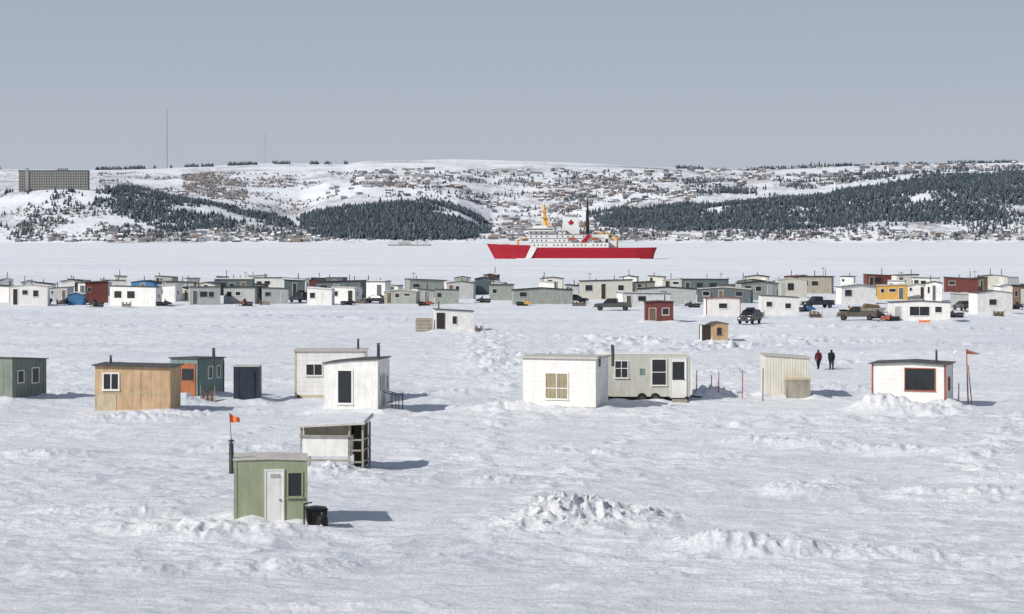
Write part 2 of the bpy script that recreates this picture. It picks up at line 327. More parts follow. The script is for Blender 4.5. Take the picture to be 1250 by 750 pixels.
cabin('white_ice_fishing_cabin',1086,1160,368,393,WHITEH,3,-.1,[(0,.2),(.5,0),(1,.2)],wins=[(1110,374,1135,386,dict(mull=1)),(1141,374,1150,382)],doors=[(1092,374,1100,391,GREY)],chim=[(1128,362,1)])
cabin('white_ice_fishing_cabin',1193,1236,355,384,WHITEW,3,.2,[(0,.35),(.5,0),(1,.35)],wins=[(1207,365,1217,373)],chim=[(1200,350,1)])
# ------------------------------------------------------------ FAR ROW
FAR=[(-14,11,348,369,'W'),(12,58,347,373,'W'),(60,82,350,368,'G'),(83,101,357,372,'B'),(104,132,343,370,'R'),(134,190,349,373,'W'),(160,188,342,362,'B'),
(194,214,347,368,'W'),(214,230,350,367,'Y'),(232,269,350,372,'G'),(262,308,340,360,'K'),(273,311,350,371,'G'),(311,322,346,366,'R'),(320,352,351,371,'G'),(347,372,341,362,'K'),
(375,405,351,373,'W'),(386,440,342,366,'D'),(405,433,350,370,'W'),(436,470,343,363,'W'),(469,508,353,371,'G'),(500,540,340,363,'D'),(510,530,352,370,'W'),(531,560,353,371,'N'),
(545,578,343,365,'G'),(581,600,338,360,'K'),(598,627,347,367,'G'),(627,699,351,371,'G'),(708,772,341,366,'C'),(760,818,357,374,'W'),(778,850,350,372,'G'),(832,888,340,360,'K'),
(851,916,350,370,'K'),(905,950,343,366,'D'),(950,985,339,364,'C'),(975,1015,337,358,'Y'),(1027,1069,347,371,'W'),(1071,1108,347,366,'L'),(1108,1130,346,365,'W'),(1130,1150,343,368,'W'),
(1154,1194,338,357,'M'),(1160,1186,357,376,'G'),(1196,1230,335,352,'C'),(1236,1262,348,372,'R')]
CM={'W':[WHITEW,WHITEV,WHITEH],'G':[GRGR,GREY,GREY],'B':[BLUE],'R':[BROWN,MAROON],'Y':[GREYW,CREAM],'K':[DKWOOD,TEALD],'T':[TEAL,GRGR],'D':[TEALD,GRGR],'N':[GREYG,GRGR],'C':[CREAM,CREAMV],'L':[YELLOW],'M':[MAROON]}
def farcab(u0,u1,vt,vb,c):
    r=random.random(); prof=[(0,.35),(.5,0),(1,.35)] if r<.3 else ([(0,0),(1,random.uniform(.1,.35))] if r<.6 else ([(0,random.uniform(.1,.3)),(1,0)] if r<.75 else [(0,0),(1,0)]))
    wall=random.choice(CM[c]); W=u1-u0; H=vb-vt; wins=[];doors=[]
    dd=random.choice([DKWOOD,WHITE,GREY,BROWN,DKWOOD,TEALD]); 
    du=u0+W*random.choice([.08,.7,.4]); dw=min(W*.22,6)
    if random.random()<.75: doors.append((du,vb-H*.78,du+dw,vb-1,dd))
    else: du=u0+W*.7
    n=random.choice([0,1,1]) if W<35 else random.choice([1,2])
    for i in range(n):
        a=u0+W*(.33+ .28*i) if du<u0+W*.3 else u0+W*(.1+.28*i)
        if du<u0+W*.5 and du>u0+W*.3: a=u0+W*(.1 if i==0 else .72)
        hh=random.uniform(.2,.34); wins.append((a,vb-H*.72,a+min(W*random.uniform(.12,.24),9),vb-H*(.72-hh),dict(frame=random.choice([WHITE,DKWOOD,GREY]),fw=.05)))
    ch=[(u0+W*random.uniform(.15,.85),vt-random.uniform(2,7),random.uniform(.5,2),.08)] if random.random()<.8 else []
    cabin(random.choice(['ice_fishing_cabin','ice_fishing_cabin','ice_fishing_hut']),u0,u1,vt+1,vb,wall,random.uniform(2.4,3.6),random.uniform(-.35,.35),prof,
      roof=random.choice([ROOF,ROOF,ROOFL,BLACK,BLACK]),rth=.12,over=random.uniform(.08,.25),wins=wins,doors=doors,chim=ch,join=True,roofsnow=random.random()<.3,
      sidew=[(.8,1.5,1.1,1.9)] if random.random()<.5 else ())
for q in FAR: farcab(*q)
u=-30
while u<1280:
    W=random.uniform(14,38); vb=random.uniform(354,362); H=random.uniform(2.2,3.1)*(vb-HZ)/CAMH
    if not(605<u<640 or 1010<u<1022): farcab(u,u+W,vb-H,vb,random.choice('WWWGGKWDKRCYGW'))
    u+=W+random.uniform(-4,16)
u=-20
while u<1280:
    W=random.uniform(12,30); vb=random.uniform(348,353.5); H=random.uniform(2.2,3.3)*(vb-HZ)/CAMH
    if random.random()<(.75 if u>700 or u<330 else .4): farcab(u,u+W,vb-H,vb,random.choice('WWGWDKGCYKR'))
    u+=W+random.uniform(2,30)
for u,v,h in((880,352,3.5),(1005,350,4.5),(1190,352,4),(505,355,4),(300,354,4),(1100,355,4.2),(720,352,3.5)):
    mb=MB(); mb.part('pole').cyl((0,0,-.2),(0,0,h),.07,.05,BROWN,6); mb.part('crossbar').box(-.5,.5,-.04,.04,h-.4,h-.3,BROWN); X,Y=gpos(u,v); mb.emit('wooden_pole',(X,Y,0),0,True)
# ------------------------------------------------------------ VEHICLES
def vehicle(name,u,v,kind,rot,paintm,L=4.7):
    mb=MB(); W=1.85
    h=L/2
    if kind=='suv': low=[(-h,.45),(h-.05,.42),(h,.6),(h-.02,.95),(h-1.2,1.08),(-h+.03,1.12),(-h,.9)]; g=[(-h+.05,1.1),(h-1.25,1.07),(h-1.85,1.72),(-h+.3,1.76)]
    elif kind=='car': low=[(-h,.4),(h-.05,.36),(h,.55),(h-.08,.78),(h-1.3,.95),(-h+.9,1.0),(-h+.05,.95)]; g=[(-h+.6,.99),(h-1.3,.94),(h-2.1,1.4),(-h+1.3,1.42)]
    else: low=[(-h,.5),(h-.05,.48),(h,.65),(h-.03,1.0),(h-1.3,1.12),(-h+.02,1.12)]; g=[(-h+2.0,1.1),(h-1.35,1.1),(h-2.0,1.78),(-h+2.15,1.8)]
    mb.part('body'); mb.prism(low,-W/2,W/2,paintm)
    n=len(g); mb.part('cabin_glass')
    zt=max(z for x,z in g); zb=min(z for x,z in g)
    ins=lambda z:.04+.16*(z-zb)/(zt-zb)
    vv=[(x,-W/2+ins(z),z) for x,z in g]+[(x,W/2-ins(z),z) for x,z in g]
    mb.add(vv,[tuple(range(n)),tuple(range(2*n-1,n-1,-1))]+[(i,i+n,(i+1)%n+n,(i+1)%n) for i in range(n)],GLASS)
    mb.part('roof'); xr=[x for x,z in g if z>zt-.1]; mb.box(min(xr)-.03,max(xr)+.03,-W/2+.18,W/2-.18,zt-.03,zt+.05,paintm)
    mb.part('pillars')
    for sx in(-1,1):
        yb=sx*(W/2-.035); yt=sx*(W/2-.19)
        mb.cyl((g[1][0],yb,g[1][1]),(g[2][0],yt,g[2][1]),.04,.04,paintm,6); mb.cyl((g[0][0],yb,g[0][1]),(g[3][0],yt,g[3][1]),.06,.05,paintm,6)
        xm=(g[0][0]+g[1][0])/2; mb.cyl((xm,yb,g[0][1]),(xm,yt,zt),.045,.045,paintm,6)
    if kind=='pickup':
        mb.part('bed').box(-h+.08,-h+1.9,-W/2+.1,W/2-.1,1.1,1.135,BLACK)
        for sx in(-1,1): y=sx*(W/2-.05); mb.box(-h+.02,-h+1.95,y-.04,y+.04,1.1,1.25,paintm)
        mb.box(-h,-h+.08,-W/2+.1,W/2-.1,1.1,1.24,paintm)
    mb.part('wheels')
    for x in(-h+.85,h-.85):
        for sx in(-1,1):
            mb.cyl((x,sx*(W/2-.2),.36),(x,sx*(W/2+.02),.36),.36,.36,RUBBER,18); mb.cyl((x,sx*(W/2+.02),.36),(x,sx*(W/2+.03),.36),.2,.18,STEEL,12)
    mb.part('bumpers').box(h-.05,h+.08,-W/2+.05,W/2-.05,.45,.62,STEEL); mb.box(-h-.08,-h+.05,-W/2+.05,W/2-.05,.45,.62,STEEL)
    mb.part('headlights')
    for sx in(-1,1): mb.box(h-.04,h+.02,sx*.65-.15,sx*.65+.15,.68,.84,WHITE); mb.box(-h-.02,-h+.04,sx*.78-.08,sx*.78+.08,.7,.95,RUST)
    mb.part('grille').box(h-.03,h+.015,-.45,.45,.66,.85,BLACK)
    mb.part('mirrors')
    for sx in(-1,1): mb.box(g[1][0]-.25,g[1][0]-.1,sx*(W/2+.06)-.08,sx*(W/2+.06)+.08,1.08,1.22,paintm)
    if kind=='suv': 
        mb.part('roof_rack').box(-1.3,.6,-.6,.6,zt+.08,zt+.12,BLACK); mb.box(-1,.3,-.4,.4,zt+.12,zt+.35,BLACK)
    X,Y=gpos(u,v); mb.emit(name,(X,Y,.0),rot,False,bevel=.03)
CARK=paint('dark_car_paint',(.03,.033,.04),.3,.2,spec=.5); CARG=paint('grey_car_paint',(.07,.072,.075),.35,.2,spec=.5); CARB=paint('blue_car_paint',(.03,.12,.3),.35,.2); CARR=paint('brown_car_paint',(.10,.085,.07),.4,.2)
vehicle('parked_suv',915,395.5,'suv',math.radians(-115),CARK,4.5)
vehicle('parked_pickup_truck',748,379,'pickup',math.radians(172),CARG,5.6)
vehicle('parked_car',458,370.5,'car',math.radians(160),CARK,4.4)
vehicle('parked_suv',366,369.5,'suv',math.radians(130),CARK,4.3)
vehicle('parked_pickup_truck',998,376,'pickup',math.radians(200),CARK,5.2)
vehicle('parked_car',92,371.5,'car',math.radians(40),CARB,3.9)
vehicle('parked_pickup_truck',1046,391,'pickup',math.radians(165),CARR,5.2)
vehicle('parked_car',1176,379,'car',math.radians(100),CARG,4.3)
vehicle('parked_car',606,366,'car',math.radians(100),CARR,4.3)
vehicle('parked_car',702,370,'car',math.radians(20),CARG,4.3)
vehicle('parked_suv',50,372,'suv',math.radians(70),CARG,4.3)
def snowmobile(u,v,rot,mat):
    mb=MB(); mb.part('track').prism([(-1.3,.12),(-1.1,.02),(.5,.02),(.7,.2),(.4,.38),(-1.2,.38)],-.2,.2,RUBBER)
    mb.part('seat').prism([(-1.35,.42),(-.1,.4),(.0,.62),(-.5,.72),(-1.3,.7)],-.22,.22,BLACK)
    mb.part('hood').prism([(-.05,.3),(1.25,.28),(1.35,.42),(.9,.7),(.25,.92),(.0,.75)],-.38,.38,mat)
    mb.part('windshield').prism([(.3,.9),(.42,.84),(.12,1.22),(.06,1.22)],-.28,.28,GLASS)
    mb.part('skis')
    for y in(-.45,.45): mb.prism([(.5,.0),(1.5,.0),(1.75,.18),(1.5,.05),(.5,.05)],y-.07,y+.07,BLACK); mb.cyl((1.0,y,.04),(.9,y*.7,.4),.03,.03,STEEL,6)
    mb.part('handlebar').cyl((.15,-.35,1.0),(.15,.35,1.0),.025,.025,BLACK,6); mb.cyl((.3,0,.8),(.15,0,1.0),.03,.03,BLACK,6)
    X,Y=gpos(u,v); mb.emit('snowmobile',(X,Y,0.02),rot,bevel=.02)
snowmobile(1086,393,2.9,RUST); snowmobile(1070,389,.4,CARK); snowmobile(1035,384,.3,YELLOW)
for u_,v_,r_,m_ in((200,374,.3,CARK),(300,374,2.6,MAROON),(425,373,.5,CARK),(590,370,2.9,CARK),(640,374,.1,YELLOW),(845,376,3.0,CARK),(985,381,.4,BLUE),(1165,388,2.8,CARK),(1240,378,.4,CARK),(118,375,2.7,CARK),(520,374,.2,RUST)): snowmobile(u_,v_,r_,m_)
def barrels(u,v,n):
    mb=MB(); mb.part('firewood')
    for i in range(n):
        for k in range(3-i%2): mb.cyl((i*.28,0,.15+k*.25),(i*.28,.8,.15+k*.25),.13,.12,BROWN,7)
    mb.part('stakes').box(-.2,-.14,0,.1,-.1,1.1,GREYW); mb.box(n*.28-.1,n*.28-.04,0,.1,-.1,1.1,GREYW)
    X,Y=gpos(u,v); mb.emit('firewood_stack',(X,Y,0),.1,True)
for u_,v_,n_ in((318,373,6),(436,371,5),(700,374,8),(922,388,5),(990,388,6),(1215,387,5),(248,491,3),(582,406,3),(70,372,5),(150,375,5)): barrels(u_,v_,n_)
mb=MB(); mb.part('hull').prism([(-1.6,.5),(1.5,.5),(2.1,1.05),(-1.7,1.05)],-.6,.6,GREYW); mb.part('trailer_frame').box(-1.8,2.4,-.5,.5,.38,.46,STEEL)
mb.part('wheels')
for y in(-.7,.7): mb.cyl((-.2,y-.1,.3),(-.2,y+.1,.3),.3,.3,RUBBER,14)
mb.part('load').prism([(-1.4,1.06),(1.2,1.06),(.9,1.5),(-1.0,1.7)],-.5,.5,BROWN)
X,Y=gpos(1064,385); mb.emit('loaded_cargo_trailer',(X,Y,0),.2,bevel=.02)
mb=MB(); mb.part('posts')
for i in range(3): mb.cyl((i*.7,0,-.1),(i*.7,0,.6),.04,.04,ORANGE,6)
mb.part('mesh').box(0,1.4,-.01,.01,.25,.5,ORANGE); X,Y=gpos(1122,396); mb.emit('orange_snow_fence',(X,Y,0),.1)
# ------------------------------------------------------------ noise
def vn(x,y,seed):
    xi=np.floor(x);yi=np.floor(y);fx=x-xi;fy=y-yi; fx=fx*fx*(3-2*fx);fy=fy*fy*(3-2*fy)
    def h(i,j):
        t=np.sin(i*127.1+j*311.7+seed*74.7)*43758.5453; return t-np.floor(t)
    return (h(xi,yi)*(1-fx)+h(xi+1,yi)*fx)*(1-fy)+(h(xi,yi+1)*(1-fx)+h(xi+1,yi+1)*fx)*fy
def fbm(x,y,o,seed,g=.5):
    a=1;t=0;s=0
    for k in range(o):
        t=t+a*vn(x*2**k+k*17.3,y*2**k-k*9.1,seed+k); s+=a; a*=g
    return t/s
# ------------------------------------------------------------ GROUND
def seg(x,y,p,q,wid):
    px,py=p;qx,qy=q; dx,dy=qx-px,qy-py; t=np.clip(((x-px)*dx+(y-py)*dy)/(dx*dx+dy*dy),0,1)
    return np.exp(-(((x-px-t*dx)**2+(y-py-t*dy)**2)/wid**2))
def ground_h(x,y):
    far=np.clip(160/np.maximum(y,1),0,1)
    wx=x+2.2*(fbm(x/9,y/9,2,91)-.5); wy=y+3.0*(fbm(x/8+9,y/8,2,92)-.5)
    r=fbm(wx/6,wy/3.0,4,3); ridg=1-np.abs(2*r-1)
    patch=np.clip((fbm(x/22,y/12,3,55)-.40)*5,0,1)
    r2=fbm(wx/2.4,wy/1.3,4,13); sas=1-np.abs(2*r2-1)
    h=.24*(fbm(x/30,y/16,3,1)-.5)+.24*(ridg-.75)+far*.14*(fbm(x/1.5,y/.8,3,9)-.5)+far*.24*patch*(sas**2-.5)
    h*=np.clip(900/np.maximum(y,1),.0,1)
    h-=.05
    lump=fbm(x/.9,y/.9,3,21)
    for (X,Y,w,d,rot) in PLACED:
        if Y>300: continue
        m=(np.abs(x-X)<w+4)&(np.abs(y-Y)<8)
        if not m.any(): continue
        c,s=math.cos(rot),math.sin(rot); lx=(x[m]-X)*c+(y[m]-Y)*s; ly=-(x[m]-X)*s+(y[m]-Y)*c
        dx=np.maximum(np.abs(lx)-w/2,0); dy=np.maximum(np.maximum(-ly,ly-d),0); dd=np.sqrt(dx*dx+dy*dy)
        h[m]+=(.14+.5*lump[m]*fbm(x[m]/2+5,y[m]/2,2,5))*np.exp(-(dd/.9)**2)
    shp=1-np.abs(2*fbm(x/.75,y/.75,3,77,.6)-1); shp=shp*shp
    def blob(u,v,rx,ry,hh,rough=.5):
        X,Y=gpos(u,v); m=(np.abs(x-X)<3*rx)&(np.abs(y-Y)<3*ry); o=np.zeros_like(x)
        if m.any(): o[m]=hh*np.exp(-(((x[m]-X)/rx)**2+((y[m]-Y)/ry)**2))*(1-rough+1.5*rough*shp[m])
        return o
    h+=blob(322,654,2.3,1.1,.30,.5)+blob(250,650,1.2,1.0,.2)
    h+=blob(685,640,1.5,1.5,.72,.5)+blob(648,645,1.4,1.1,.42,.6)+blob(730,640,1.6,1.2,.48,.6)+blob(775,636,1.5,1.3,.36,.65)+blob(815,632,1.5,1.2,.20,.6)+blob(620,650,1.4,1.0,.2,.6)
    h+=blob(410,578,1.5,1.0,.5,.5)
    h+=blob(165,512,2.6,1.2,.5,.6)+blob(225,494,1.6,1.0,.7,.6)+blob(110,515,1.3,1,.35)+blob(240,508,2,1,.3)
    h+=blob(1085,502,1.8,1.4,.95,.35)+blob(1125,505,2.6,1.5,.6,.5)+blob(1060,500,1,1,.5)+blob(1160,500,1.6,1,.45)
    h+=blob(862,488,1.3,1.5,.95,.4)+blob(890,486,1.5,1.2,.5)+blob(625,500,1.2,1,.35)+blob(560,480,2,1.5,.4)+blob(1030,478,4,2,.4)+blob(90,480,3,2,.3)
    tr=[((1245,508),(1190,572),1.1,.8),((590,405),(610,452),3.5,1.0),((700,412),(900,424),3.5,1.1),((750,430),(1000,418),4,1.0),((860,455),(1060,440),2.5,.8),((500,480),(640,470),1.5,.55),((620,455),(590,560),1.0,.45),((780,415),(610,445),2.5,.9),((900,410),(1250,425),4,.9),((850,520),(1250,505),1.5,.6),((260,500),(620,520),1.2,.5),((820,500),(600,640),1.0,.4),((300,385),(520,392),3,.8),((930,398),(1250,402),3,.9),((0,395),(300,400),3,.7),((330,520),(60,600),.9,.35)]
    for a,b,wd,amp in tr: h+=amp*(lump-.40)*seg(x,y,gpos(*a),gpos(*b),wd)
    rd=[((880,595),(1300,608),1.4,.7),((1010,588),(1250,583),1.0,.45),((780,668),(1300,690),1.2,.45),((900,640),(600,655),.8,.2),((0,640),(240,655),1.0,.3),((60,630),(200,628),.8,.34),((480,590),(620,585),1.2,.34),((-50,560),(340,548),1.2,.34),((900,540),(1250,560),1.5,.42),((200,735),(700,742),.6,.2),((430,470),(700,520),1.5,.25),((60,700),(420,690),.9,.24),((700,715),(1100,730),.7,.25),((500,545),(900,560),1.2,.25)]
    wob=fbm(x/4,y/4,3,31)
    for a,b,wd,amp in rd: h+=amp*np.clip(-.55+2.3*wob,0,1.5)*(.5+.7*shp)*seg(x,y+2.0*(wob-.5),gpos(*a),gpos(*b),wd)
    return h
vs=np.concatenate([np.arange(1030,800,-6),np.arange(800,345,-.6),np.arange(345,300,-.5),HZ+np.linspace(8,2.2,30)])
ys=np.sort(np.unique(CAMH*F/(vs-HZ))); ys=np.concatenate([[-300,-100,0,20],ys])
ts=np.concatenate([[-4,-2.5,-1.5,-1,-.7,-.5],np.linspace(-.36,.36,900),[.5,.7,1,1.5,2.5,4]])
YY,TT=np.meshgrid(ys,ts,indexing='ij'); XX=TT*np.maximum(YY,40)
ZZ=ground_h(XX.ravel(),YY.ravel()).reshape(XX.shape)
def gridmesh(name,X,Y,Z,mat):
    n,m=X.shape; me=bpy.data.meshes.new(name); co=np.stack([X,Y,Z],-1).reshape(-1,3)
    i=np.arange(n-1)[:,None]*m+np.arange(m-1)[None,:]; q=np.stack([i,i+1,i+m+1,i+m],-1).reshape(-1,4)
    me.vertices.add(len(co)); me.vertices.foreach_set('co',co.ravel()); me.loops.add(q.size); me.loops.foreach_set('vertex_index',q.ravel())
    me.polygons.add(len(q)); me.polygons.foreach_set('loop_start',np.arange(0,q.size,4)); me.polygons.foreach_set('loop_total',np.full(len(q),4))
    me.polygons.foreach_set('use_smooth',np.ones(len(q),bool)); me.update(calc_edges=True)
    me.materials.append(mat); ob=bpy.data.objects.new(name,me); scene.collection.objects.link(ob); return ob
gridmesh('snow_covered_ice',XX,YY,ZZ,SNOW)
# ------------------------------------------------------------ PEOPLE
def person(u,v,height,jacket,trousers,hat,rot,ph):
    J=[];R=[];E=[]
    def j(p,r,par=None):
        J.append(p);R.append(r); i=len(J)-1
        if par is not None: E.append((par,i))
        return i
    pel=j((0,0,.92),.18); sp=j((0,.01,1.14),.175,pel); ch=j((0,.02,1.34),.185,sp); nk=j((0,.02,1.50),.085,ch)
    h0=j((0,.03,1.57),.085,nk); h1=j((0,.035,1.65),.108,h0); h2=j((0,.03,1.73),.085,h1)
    for sx in(-1,1):
        f=sx*ph
        sh=j((sx*.19,.01,1.40),.10,ch); el=j((sx*.235,-.02-f*.10,1.13),.08,sh); wr=j((sx*.215,.08-f*.16,.90),.055,el)
        pa=j((sx*.21,.10-f*.17,.83),.045,wr)
        for k,(dx,l) in enumerate(((-.03,.07),(-.01,.085),(.01,.08),(.03,.065))):
            a=j((sx*.21+0,.10-f*.17+dx,.78),.012,pa); j((sx*.20,.105-f*.17+dx,.78-l),.009,a)
        t=j((sx*.18,.14-f*.17,.81),.013,wr); j((sx*.175,.15-f*.17,.76),.011,t)
        hp=j((sx*.095,0,.86),.135,pel); kn=j((sx*.10,.06+f*.14,.49),.092,hp); an=j((sx*.10,-.02+f*.26,.10+(.04 if f<0 else 0)),.07,kn)
        j((sx*.11,.14+f*.26,.05),.06,an)
    me=bpy.data.meshes.new('p'); me.from_pydata(J,E,[]); ob=bpy.data.objects.new('p',me); scene.collection.objects.link(ob)
    sk=ob.modifiers.new('s','SKIN'); ss=ob.modifiers.new('d','SUBSURF'); ss.levels=2; ss.render_levels=2
    if len(me.skin_vertices):
        for i,r in enumerate(R): me.skin_vertices[0].data[i].radius=(r,r)
        me.skin_vertices[0].data[0].use_root=True
    else: print('NO SKIN LAYER')
    bpy.context.view_layer.update()
    dg=bpy.context.evaluated_depsgraph_get(); m2=bpy.data.meshes.new_from_object(ob.evaluated_get(dg))
    bpy.data.objects.remove(ob)
    SK=paint('skin',(.5,.3,.22),.6,.1); m2.materials.clear()
    for m in(jacket,trousers,hat,SK,BLACK): m2.materials.append(m)
    for p in m2.polygons:
        c=p.center; z=c.z; p.use_smooth=True
        if z>1.67: p.material_index=2
        elif z>1.53: p.material_index=3 if (c.y>-.01) else 2
        elif abs(c.x)>.16 and z<.88 and z>.6: p.material_index=4
        elif z>.84: p.material_index=0
        elif z<.2: p.material_index=4
        else: p.material_index=1
    X,Y=gpos(u,v); zg=float(ground_h(np.array([X]),np.array([Y]))[0])
    e=bpy.data.objects.new('walking_person',None); scene.collection.objects.link(e); e.location=(X,Y,zg); e.rotation_euler[2]=rot; e.scale=[height/1.8]*3
    b=bpy.data.objects.new('clothed_body',m2); scene.collection.objects.link(b); b.parent=e
    mb=MB(); mb.cyl((0,.13,1.64),(0,.16,1.61),.012,.018,SK,6)
    for sx in(-1,1): mb.cyl((sx*.1,.03,1.61),(sx*.115,.03,1.66),.02,.025,SK,6); mb.cyl((sx*.035,.125,1.655),(sx*.035,.14,1.655),.012,.01,BLACK,8)
    mb.box(-.03,.03,.12,.136,1.585,1.595,MAROON); mb.cyl((0,.03,1.69),(0,.03,1.71),.115,.115,hat,14)
    f=bpy.data.objects.new('face_and_hat_brim',mb.mesh('face',mb.parts['body'])); scene.collection.objects.link(f); f.parent=e
REDJ=paint('dark_red_jacket',(.11,.018,.022),.8,.25); DKJ=paint('dark_jacket',(.014,.017,.026),.8,.3); TR=paint('dark_trousers',(.018,.02,.026),.85,.3); HAT=paint('knit_hat',(.02,.016,.015),.9,.3)
person(999,450,1.76,REDJ,TR,HAT,.15,1); person(1015,450,1.82,DKJ,TR,HAT,-.1,-1)
# ------------------------------------------------------------ snow chunks
def chunks(name,items):
    V=[];Fc=[]
    for (x,y,z,r) in items:
        o=len(V); R=Matrix.Rotation(random.uniform(0,6.3),3,Vector((random.random(),random.random(),random.random()+.01)).normalized())
        for a in((-1,-1,-1),(1,-1,-1),(1,1,-1),(-1,1,-1),(-1,-1,1),(1,-1,1),(1,1,1),(-1,1,1)):
            p=R@Vector([c*r*random.uniform(.4,.95)*k for c,k in zip(a,(1.2,.8,.5))]); V.append((x+p.x,y+p.y,z+p.z))
        Fc+=[tuple(i+o for i in f) for f in((0,3,2,1),(4,5,6,7),(0,1,5,4),(1,2,6,5),(2,3,7,6),(3,0,4,7))]
    me=bpy.data.meshes.new(name); me.from_pydata(V,[],Fc); me.materials.append(SNOW); ob=bpy.data.objects.new(name,me); scene.collection.objects.link(ob)
    b=ob.modifiers.new('b','BEVEL'); b.width=.03; b.segments=2
def pile(u,v,rx,ry,n,rmax,rmin=.05,sink=.35):
    X,Y=gpos(u,v); out=[]
    a=np.random.RandomState(int(u*7+v)); A=a.uniform(0,6.28,n); Q=a.uniform(0,1,n)**.7*1.35
    xs=X+rx*Q*np.cos(A); ys_=Y+ry*Q*np.sin(A); zz=ground_h(xs,ys_)
    for i in range(n):
        r=(rmin+(rmax-rmin)*a.uniform()**2.2)*(1.2-.5*Q[i]); out.append((xs[i],ys_[i],zz[i]-sink*r,r))
    return out
chunks('snow_pile',pile(685,641,1.6,1.3,70,.36)+pile(648,646,1.4,1,36,.26)+pile(730,640,1.7,1.1,46,.28)+pile(785,637,1.7,.9,36,.22)+pile(715,652,3.2,.8,40,.16))
chunks('snow_bank_lumps',pile(322,652,2.2,.7,30,.14)+pile(1100,504,2.8,1,26,.22)+pile(165,512,3,1,26,.2)+pile(410,578,1.4,.7,20,.2)+pile(1218,540,.9,12,60,.16)+pile(605,435,4,30,50,.25)+pile(800,420,18,12,60,.3)+pile(862,487,1.8,1.3,14,.2)+pile(1000,432,16,10,30,.28))
# ------------------------------------------------------------ HILLS
U1=np.array([-700,0,60,110,180,250,330,365,400,440,520,560,600,700,740,800,900,1000,1080,1160,1250,2000.]); R1=np.array([240,236,233,233,240,252,270,272,258,251,249,256,277,275,264,257,252,246,236,229,233,236.])
U2=np.array([-700,0,107,200,330,420,450,560,680,800,900,1000,1060,1150,1250,2000.]); R2=np.array([205,207,208,205,200,201,197.5,194.5,198,204,208,205,202,201,199,200.])
KY=np.array([5450,5500,5720,6100,7000,8500,9500.])
def hill_z(x,y):
    u=x/y*F+625; r1=np.interp(u,U1,R1); r2=np.interp(u,U2,R2)
    rows=[np.full_like(u,298),np.full_like(u,297),297*.62+r1*.38,r1,r1*.42+r2*.58,r2]
    zs=[CAMH+(HZ-r)*ky/F for r,ky in zip(rows,KY)]; zs[0]=zs[0]*0-3; zs.append(zs[-1]-60)
    z=np.zeros_like(u)
    for k in range(6):
        m=(y>=KY[k])&(y<=KY[k+1]); t=(y-KY[k])/(KY[k+1]-KY[k]); t2=t*t*(3-2*t)*.35+t*.65
        z=np.where(m,zs[k]*(1-t2)+zs[k+1]*t2,z)
    z=np.where(y<KY[0],-3,z)
    amp=np.clip((y-5500)/700,0,1)*np.clip((8600-y)/1200,.15,1)
    return z+amp*(42*(fbm(x/420,y/380,4,41)-.5)+16*(fbm(x/90,y/90,3,45)-.5))
ys2=np.concatenate([np.arange(5450,6400,14),np.arange(6400,9500,30)]); ts2=np.linspace(-.42,.42,700)
Y2,T2=np.meshgrid(ys2,ts2,indexing='ij'); X2=Y2*T2; Z2=hill_z(X2.ravel(),Y2.ravel()).reshape(X2.shape)
def hillmat():
    m,nt,b=newmat('snowy_hillside'); N=nt.nodes; L=nt.links; g=N.new('ShaderNodeNewGeometry')
    def noise(scale,det=8,rough=.65):
        n=N.new('ShaderNodeTexNoise'); n.inputs['Scale'].default_value=scale; n.inputs['Detail'].default_value=det; n.inputs['Roughness'].default_value=rough
        L.new(g.outputs['Position'],n.inputs['Vector']); return n.outputs['Fac']
    def math_(op,a,bv):
        q=N.new('ShaderNodeMath'); q.operation=op; L.new(a,q.inputs[0])
        if isinstance(bv,float): q.inputs[1].default_value=bv
        else: L.new(bv,q.inputs[1])
        return q.outputs[0]
    a=noise(.003,6,.65); c=noise(.05,7,.8)
    s=math_('ADD',math_('MULTIPLY',a,1.1),c)
    r=N.new('ShaderNodeValToRGB'); e=r.color_ramp.elements
    hs=math_('MULTIPLY',s,.5); L.new(hs,r.inputs[0])
    e[0].color=(.73,.75,.79,1); e[1].color=(.27,.265,.275,1)
    e[0].position=.51; e[1].position=.64
    L.new(r.outputs[0],b.inputs['Base Color']); b.inputs['Roughness'].default_value=.9; b.inputs['Specular IOR Level'].default_value=.1
    return m
gridmesh('snowy_hills',X2,Y2,Z2,hillmat())
def inpoly(u,v,P):
    ins=np.zeros(u.shape,bool); n=len(P)
    for i in range(n):
        x1,y1=P[i];x2,y2=P[(i+1)%n]
        if y1==y2: continue
        c=((y1>v)!=(y2>v))&(u<(x2-x1)*(v-y1)/(y2-y1)+x1); ins^=c
    return ins
def sample(n,y0=5510,y1=8550):
    y=rng.uniform(y0,y1,n); t=rng.uniform(-.36,.36,n); x=t*y; z=hill_z(x,y); u=t*F+625; v=HZ-(z-CAMH)*F/y
    return x,y,z,u,v
